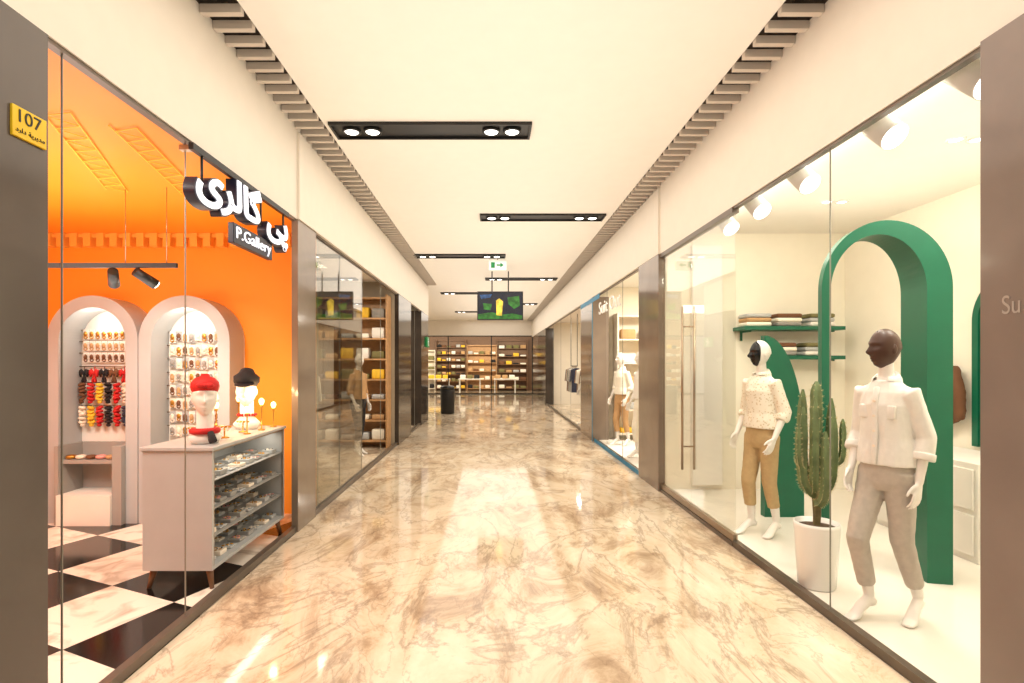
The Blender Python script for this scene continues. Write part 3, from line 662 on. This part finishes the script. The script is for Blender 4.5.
def redress(r,d):
    for c in r.children:
        n=c.name.split('.')[0]
        if n=='head':
            c.material_slots[1].link='OBJECT'; c.material_slots[1].material=M['skin']
        if n in d:
            for q in [c]+list(c.children):
                q.material_slots[0].link='OBJECT'; q.material_slots[0].material=M[d[n]]
for loc,rz,lb,d in(((2.5,9.0,.03),-70,'white mannequin in all white clothes, nearer one in the second right window',{'shirt':'whitematt','trousers':'cream'}),
 ((2.5,10.4,.03),-60,'mannequin in cream top and tan trousers, farther one in the second right window',{'shirt':'cream','trousers':'tan'}),
 ((-2.35,9.5,0),60,'mannequin in tan top and black trousers in the second left shop window',{'shirt':'tan','trousers':'blk'}),
 ((-2.4,13.2,0),50,'mannequin in red top in the third left shop window',{'shirt':'red','trousers':'blk'}),
 ((2.5,14.2,0),-60,'mannequin in navy top in the third right window',{'shirt':'navy','trousers':'grey'})):
    r=dup(m2,loc,math.radians(rz),lb); redress(r,d)
# ---------------------------------------------------------------- right shop
t=thing('freestanding_arch','tall green freestanding arch portal behind the mannequin in white shirt','arch',(2.845,3.90,.035),math.radians(-12))
bm=BM(); archring(bm,.42,2.60,.31,2.50,0,.42,rzo=.50,rzi=.41,cxi=-.05,yl=.07); build('arch_body',bm,'green',t)
bm=BM(); pts=[(0,0),(.4,0)]+[(.4*math.cos(PI/2*k/20),.75+1.1*math.sin(PI/2*k/20)) for k in range(21)]; prism(bm,pts,0,.09)
o=build('quarter_arch_panel',bm,'green',loc=(2.78,5.5,.035)); tag(o,'green quarter round panel standing behind the mannequin in patterned blouse','panel')
bm=BM(); box(bm,2.47,2.84,6.65,6.73,.1,3.06,bev=.006); struct('door_3',bm,'white')
def wallshelf(z,x0,x1,label):
    t=thing('wall_shelf',label,'shelf',(x0,6.73,z)); bm=BM(); box(bm,0,x1-x0,-.32,0,0,.045,bev=.004); build('board',bm,'green',t)
    for x in(.1,x1-x0-.1):
        bm=BM(); box(bm,x-.012,x+.012,-.25,0,-.02,0); box(bm,x-.012,x+.012,-.02,0,-.12,-.02); build('bracket',bm,'green',t)
wallshelf(2.0,3.0,4.2,'upper green wall shelf with folded clothes'); wallshelf(1.65,3.3,4.2,'lower green wall shelf with folded clothes')
bm=BM(); box(bm,-.15,.15,-.12,.12,0,.05,0,.02); FG=meshonly('folded_garment',bm,['cream'])
for z,xs,wh in((2.047,(3.2,3.56,3.95),'upper'),(1.697,(3.5,3.9),'lower')):
    for i,x in enumerate(xs):
        for k in range(3):
            c=[['cream','tan','beige'],['grey','cream','brown'],['whitematt','beige','olive']][(i+(wh=='lower'))%3][k]
            o=inst('folded_garment',FG,(x+random.uniform(-.01,.01),6.56,z+.051*k),'folded garment on the %s green wall shelf'%wh,'folded clothes','folded clothes on the %s green shelf'%wh,[c])
t=thing('drawer_cabinet','white low drawer cabinet against the right shop wall','cabinet',(4.08,4.75,.035))
bm=BM(); box(bm,-.3,.31,-.55,.55,0,.78,bev=.006); build('body',bm,'whitematt',t)
for y in(-.27,.27):
    for z in(.21,.57):
        bm=BM(); box(bm,-.318,-.301,y-.25,y+.25,z-.16,z+.16,bev=.004); d=build('drawer',bm,'whitematt',t)
        bm=BM(); ball(bm,(-.33,y,z),.016); build('knob',bm,'gold',d)
for z in(.21,.57):
    bm=BM(); box(bm,-.28,.29,-.566,-.551,z-.165,z+.165,bev=.004); build('end_panel',bm,'whitematt',t)
t=thing('arched_mirror','tall arched mirror in a green frame on the right shop wall','mirror',(4.39,4.5,.85),PI/2)
bm=BM(); archring(bm,.42,1.55,.36,1.49,0,.05); build('frame',bm,'green',t)
bm=BM(); prism(bm,archpts(.38,1.51),.0,.02); build('mirror_glass',bm,'mirror',t)
for o in t.children: o.location=(0,-.03,0)
t=thing('hanging_jacket','brown jacket hanging on the cream wall beside the green arch','jacket',(4.36,5.2,1.68),-PI/2)
bm=BM(); limb(bm,[(0,-.05,-.62),(0,-.05,-.4),(0,-.05,-.2),(0,-.05,-.07)],[(.21,.045),(.19,.045),(.2,.045),(.06,.03)],20)
for s in(-1,1): limb(bm,[(s*.16,-.05,-.13),(s*.22,-.05,-.35),(s*.23,-.05,-.58)],[.05,.045,.04],12)
me=vox(bm,.014,2); wrinkle(me,.01,8,6); meshobj('jacket_body',me,'brown',t,True)
bm=BM(); torus(bm,(0,-.04,-.0),.025,.004,'y',16,6); cyl(bm,(0,-.05,-.08),(0,-.04,-.02),.004); cyl(bm,(0,.03,.02),(0,-.06,.025),.006); build('hanger',bm,'steel',t)
# track spots on the right shop ceiling
sbox('trim_60','spotwhite',2.28,2.315,2.35,6.6,3.18,3.219)
for i,y in enumerate((2.62,3.22,4.05,4.75,5.35)):
    t=thing('track_spotlight',['nearest white track spotlight above the right window','second white track spotlight, above the mannequin in white shirt','third white track spotlight, above the cactus','fourth white track spotlight, above the mannequin in patterned blouse','farthest white track spotlight beside the glass doors'][i],'spotlight',(2.2975,y,3.18),0,'white track spotlights in the right shop')
    bm=BM(); box(bm,-.02,.02,-.06,.06,-.03,0); build('adaptor',bm,'spotwhite',t)
    bm=BM(); cyl(bm,(0,0,-.03),(0,0,-.09),.014); build('swivel',bm,'spotwhite',t)
    bm=BM(); cyl(bm,(-.02,.08,-.08),(.03,-.10,-.27),.07,.08,24); h=build('can',bm,'spotwhite',t)
    bm=BM(); cyl(bm,(.03,-.10,-.27),(.0306,-.102,-.2722),.074,n=24); build('lens',bm,'lamp',h)
    light('SPOT',(2.34,y-.12,2.86),21,(1,.945,.82),.05,rot=(0,math.radians(22),0),spot=1.7)
for i,(x,y) in enumerate(((3.35,3.9),(3.5,3.9),(3.35,5.4),(3.5,5.4))):
    t=thing('downlight','small round white downlight in the right shop ceiling','downlight',(x,y,3.22),0,'round downlights in the right shop ceiling')
    bm=BM(); lathe(bm,[(.06,0),(.06,-.008),(.045,-.012),(.044,0)],n=24); build('ring',bm,'white',t)
    bm=BM(); ball(bm,(0,0,-.004),(.042,.042,.008)); build('bulb',bm,'lamp',t)
light('AREA',(2.5,4.3,3.19),62,(1,.945,.80),.25,3.6,rot=(0,math.radians(-25),0))  # unseen strip of light added, hidden behind the glass header
light('AREA',(3.6,3.0,3.19),42,(1,.945,.80),.8,.8)  # small area light added beside the track spots, no fitting
light('AREA',(3.3,4.2,2.6),11,(1,.945,.80),1.6,3.0,rot=(PI,0,0))  # unseen upward fill light added for the shop ceiling
# cactus
t=thing('potted_cactus','tall branching green cactus in a white round planter by the right window','plant',(2.285,3.80,.035))
bm=BM(); lathe(bm,[(.108,0),(.118,.012),(.146,.43),(.145,.452),(.134,.452),(.132,.41)],n=48); build('planter',bm,'white',t)
bm=BM(); lathe(bm,[(.132,.405),(.131,.417),(.07,.43),(.01,.432)],n=32); build('soil',bm,'soil',t)
bm=BM(); limb(bm,[(0,0,.41),(.005,0,.5),(0,0,.66),(0,0,.84)],[.024,.027,.032,.038],10,star=.15); build('trunk',bm,'bark',t)
spn=BM()
BR=[([(0,0,.70),(.0,0,.95),(.0,0,1.2),(.0,0,1.44)],.042),
    ([(0,0,.64),(-.07,-.01,.69),(-.105,-.01,.82),(-.10,-.01,1.26)],.038),([(0,0,.62),(.075,.01,.68),(.11,.01,.82),(.11,.01,1.32)],.038),
    ([(0,0,.66),(.045,-.06,.72),(.06,-.085,.86),(.06,-.085,1.24)],.036),([(0,0,.74),(-.04,.06,.80),(-.055,.08,.95),(-.05,.08,1.38)],.036),
    ([(0,0,.66),(-.045,-.06,.72),(-.06,-.08,.86),(-.06,-.08,1.32)],.034),([(.11,.01,.86),(.14,-.04,.89),(.152,-.05,.97),(.152,-.05,1.18)],.024),
    ([(0,0,.58),(-.01,-.09,.63),(-.015,-.125,.74),(-.015,-.125,1.10)],.032),([(.0,.0,.70),(.05,.06,.76),(.06,.085,.9),(.06,.085,1.38)],.034),([(-.10,-.01,.84),(-.135,-.03,.87),(-.15,-.04,.94),(-.15,-.04,1.14)],.022)]
for pts,r in BR:
    bm=BM(); fine=[]; R=[]
    P_=[V(p) for p in pts]; nseg=18
    for i in range(nseg+1):
        u=i/nseg*(len(P_)-1); k=min(int(u),len(P_)-2); f=u-k
        a=P_[max(k-1,0)];b=P_[k];c=P_[k+1];d=P_[min(k+2,len(P_)-1)]
        p=.5*((2*b)+(c-a)*f+(2*a-5*b+4*c-d)*f*f+(3*b-a-3*c+d)*f**3); fine.append(p)
        rr=r*(1 if i<nseg-2 else (.85 if i==nseg-2 else (.62 if i==nseg-1 else .22)))*(1+.05*math.sin(i*2.1)); R.append(rr if i>0 else r*.6)
    limb(bm,fine,R,10,star=.33,cap=False)
    build('branch',bm,'cactus',t)
    for i in range(2,nseg):
        for k in range(0,10,2):
            a=2*PI*k/10; tt=(fine[min(i+1,nseg)]-fine[i-1]).normalized(); uu=(V((1,0,0))-tt*tt.x).normalized(); vv=tt.cross(uu)
            o_=uu*math.cos(a)+vv*math.sin(a); p=fine[i]+o_*R[i]
            for sg in(-1,1):
                limb(spn,[p-o_*.003,p+o_*.012+tt*sg*.006],[.0015,.0005],4,cap=False,ref=(.3,.5,.2))
o=build('spines',spn,'spine',t); o['kind']='stuff'
# second right shop lettering, painted reflection of letters on the near pillar
me=text('Suit Out',.3,.006); fit(me,1.8,.24); t=thing('shop_lettering','white shop name lettering on the second right window','sign',(XR+.02,9.7,2.56))
meshobj('lettering',place(me,RW,(0,1.0,0)),'white',t)
me=text('Su',.1,.001); fit(me,.075,.075); o=meshobj('pillar_reflection',place(me,RW,(0,0,0)),'faint',loc=(XR-.0215,2.2,1.80)); tag(o,'pale reflection of two letters, drawn onto the near right stone pillar','lettering')
# ---------------------------------------------------------------- shelving and rails in the other shops
def shelving(label,loc,rz,w,h,n,group,gl,fm='shelfw',dep=.4,pal=None,sz=1,mx=3,wx=1):
    t=thing('shelving_unit',label,'shelving',loc,rz)
    for s in(-1,1):
        bm=BM(); x=s*(w/2-.015); box(bm,x-.015,x+.015,-dep,0,0,h); build('side_panel',bm,fm,t)
    bm=BM(); box(bm,-w/2+.03,w/2-.03,-.02,0,0,h); build('back_panel',bm,fm,t)
    m=Matrix.Translation(loc)@Matrix.Rotation(rz,4,'Z')
    for k in range(n):
        z=.12+(h-.2)*k/(n-1)
        bm=BM(); box(bm,-w/2+.03,w/2-.03,-dep,-.02,z,z+.03); build('shelf',bm,fm,t)
        if k==n-1: continue
        nc=int((w-.1)/(.34*wx))
        for j in range(nc):
            x=(j-(nc-1)/2)*(w-.08)/nc
            ss=sz*random.choice((.45,.7,.9,1)) if mx==1 else sz
            for q in range(random.choice((mx-1,mx) if mx>1 else (1,))):
                p=m@V((x,-dep/2-.02,z+.032+.051*sz*q)); inst('folded_garment',FG,p,gl,'folded clothes',group,[random.choice(pal)],rz,(wx,1,ss))
warm=['tan','brown','cream','beige','olive','yel','grey','beige','whitematt']
pale=['cream','beige','whitematt','tan','tan','grey','brown','cream','yel']
greys=['grey','cream','beige','tan','blk','grey','whitematt','brown']
mixd=['cream','tan','whitematt','brown','olive','olive','blk','tan','cream','whitematt','yel','yel','beige']
for i,x in enumerate((-6.0,-4.2,-2.4,-.6,1.2)):
    pl=['first','second','third','fourth','fifth'][i]
    shelving('shelving unit of folded clothes in the end shop, %s of five from the left'%pl,(x,31.95,0),0,1.76,[3.0,2.4,3.0,2.7,3.0][i],[7,5,8,6,7][i],'folded clothes on the %s end shop unit'%pl,'folded garment on the %s unit from the left in the end shop'%pl,['wood','shelfw','wooddk','wood','wooddk'][i],pal=mixd,sz=[4,5,3.6,4,4][i],mx=1,wx=[.75,1.1,.75,.9,1.1][i])
for i,y in enumerate((13.6,15.6,17.6,19.6)):
    pl=['nearest','second','third','farthest'][i]
    shelving('shelving unit of clothes in the third right shop, %s along the wall'%pl,(4.58,y,0),-PI/2,1.8,2.6,5,'folded clothes on the %s unit of the third right shop'%pl,'folded garment on the %s unit of the third right shop'%pl,'wood',pal=warm,sz=5,mx=1,wx=1.1)
for i,y in enumerate((7.5,9.2)):
    pl=['nearer','farther'][i]
    shelving('%s shelving unit of clothes along the second left shop wall'%pl,(-4.18,y,0),PI/2,1.6,2.5,5,'folded clothes on the %s second left shop unit'%pl,'folded garment on the %s unit of the second left shop'%pl,'wood',pal=warm,sz=4,mx=1,wx=1.1)
shelving('cream shelving unit on the back wall of the second right shop',(3.4,11.37,.03),0,1.7,2.6,6,'folded clothes in the second right shop','folded garment on the cream back unit in the second right shop',pal=pale,sz=4,mx=1)
shelving('cream shelving unit along the side wall of the second right shop',(4.58,9.3,.03),-PI/2,2.0,2.6,6,'folded clothes on the side unit of the second right shop','folded garment on the cream side unit in the second right shop',pal=pale,sz=4,mx=1,wx=1.1)
shelving('cream shelving unit in the third left shop',(-3.0,14.57,0),0,1.4,2.3,5,'folded clothes in the third left shop','folded garment on the cream unit in the third left shop',pal=warm,sz=3,mx=1)
shelving('oak shelving unit on the end wall of the second left shop',(-2.75,10.57,0),0,1.55,2.9,8,'folded clothes on the oak end unit','folded garment on the oak end unit of the second left shop','wood',pal=warm,sz=4,mx=1,wx=.8)
bm=BM()
prism(bm,[(-.05,-.06),(-.2,-.12),(-.24,-.5),(-.17,-.5),(-.15,-.28),(-.17,-.85),(.17,-.85),(.15,-.28),(.17,-.5),(.24,-.5),(.2,-.12),(.05,-.06)],-.022,.022,0)
torus(bm,(0,0,-.018),.018,.004,'x',12,6,mi=1); cyl(bm,(0,0,-.065),(0,0,-.035),.004,n=6,mi=1)
HG=meshonly('hanging_garment',bm,['tan','steel'])
def rack(label,x,y0,y1,gl,gr,pal):
    t=thing('clothes_rail',label,'clothes rail',(x,(y0+y1)/2,3.2)); h=(y1-y0)/2
    bm=BM(); cyl(bm,(0,-h,-1.68),(0,h,-1.68),.012); build('rail',bm,'black',t)
    for s in(-1,1):
        bm=BM(); cyl(bm,(0,s*h*.98,-1.68),(0,s*h*.98,0),.010); build('hanging_rod',bm,'black',t)
    n=int((y1-y0-.2)/.1)
    for i in range(n): inst('hanging_garment',HG,(x,y0+.14+.1*i,1.508),gl,'garment',gr,[random.choice(pal),'steel'],random.uniform(-.05,.05))
rack('black clothes rail hung in the second left shop',-2.9,7.3,8.7,'garment hanging on the black rail in the second left shop','garments on the second left shop rail',['brown','tan','cream','olive','grey','blk'])
rack('black clothes rail hung in the second right shop',2.95,8.1,9.6,'pale garment hanging on the rail in the second right shop','garments on the second right shop rail',['cream','whitematt','beige','tan'])
rack('nearer black clothes rail hung in the third right shop',2.75,15.2,16.6,'garment hanging on the nearer rail in the third right shop','garments on the nearer third right shop rail',['cream','navy','tan','whitematt','grey'])
rack('farther black clothes rail hung in the third right shop',2.75,17.4,18.8,'garment hanging on the farther rail in the third right shop','garments on the farther third right shop rail',['brown','navy','tan','whitematt','olive'])
for i,x in enumerate((-2.9,-1.2,.7)):
    pl=['left','middle','right'][i]
    t=thing('display_table','white display table in the end shop, %s of three'%pl,'table',(x,29.3,0))
    bm=BM(); box(bm,-.6,.6,-.35,.35,.72,.78,bev=.006); build('top',bm,'whitematt',t)
    for sx in(-1,1):
        for sy in(-1,1):
            bm=BM(); box(bm,sx*.55-.025,sx*.55+.025,sy*.3-.025,sy*.3+.025,0,.72); build('leg',bm,'whitematt',t)
    for k in range(3): inst('folded_garment',FG,(x-.38+.38*k,29.3,.781),'folded garment on the %s white table of the end shop'%pl,'folded clothes','folded clothes on the %s end shop table'%pl,[random.choice(mixd)],0,(1,1,4))
for x,y,e in((-3.0,8.4,72),(3.3,9.4,135),(3.3,14.5,90),(3.3,18.5,90),(-3.0,13.2,34)): light('AREA',(x,y,3.15),e,(1,.92,.79),.7,.7)  # area lights under the other shops' ceilings, no fittings modelled
light('AREA',(-1.9,28.5,3.0),330,(1,.90,.70),9.0,.6,rot=(math.radians(58),0,0))  # unseen area light added, turned away from the corridor onto the shelves
bpy.context.view_layer.update()
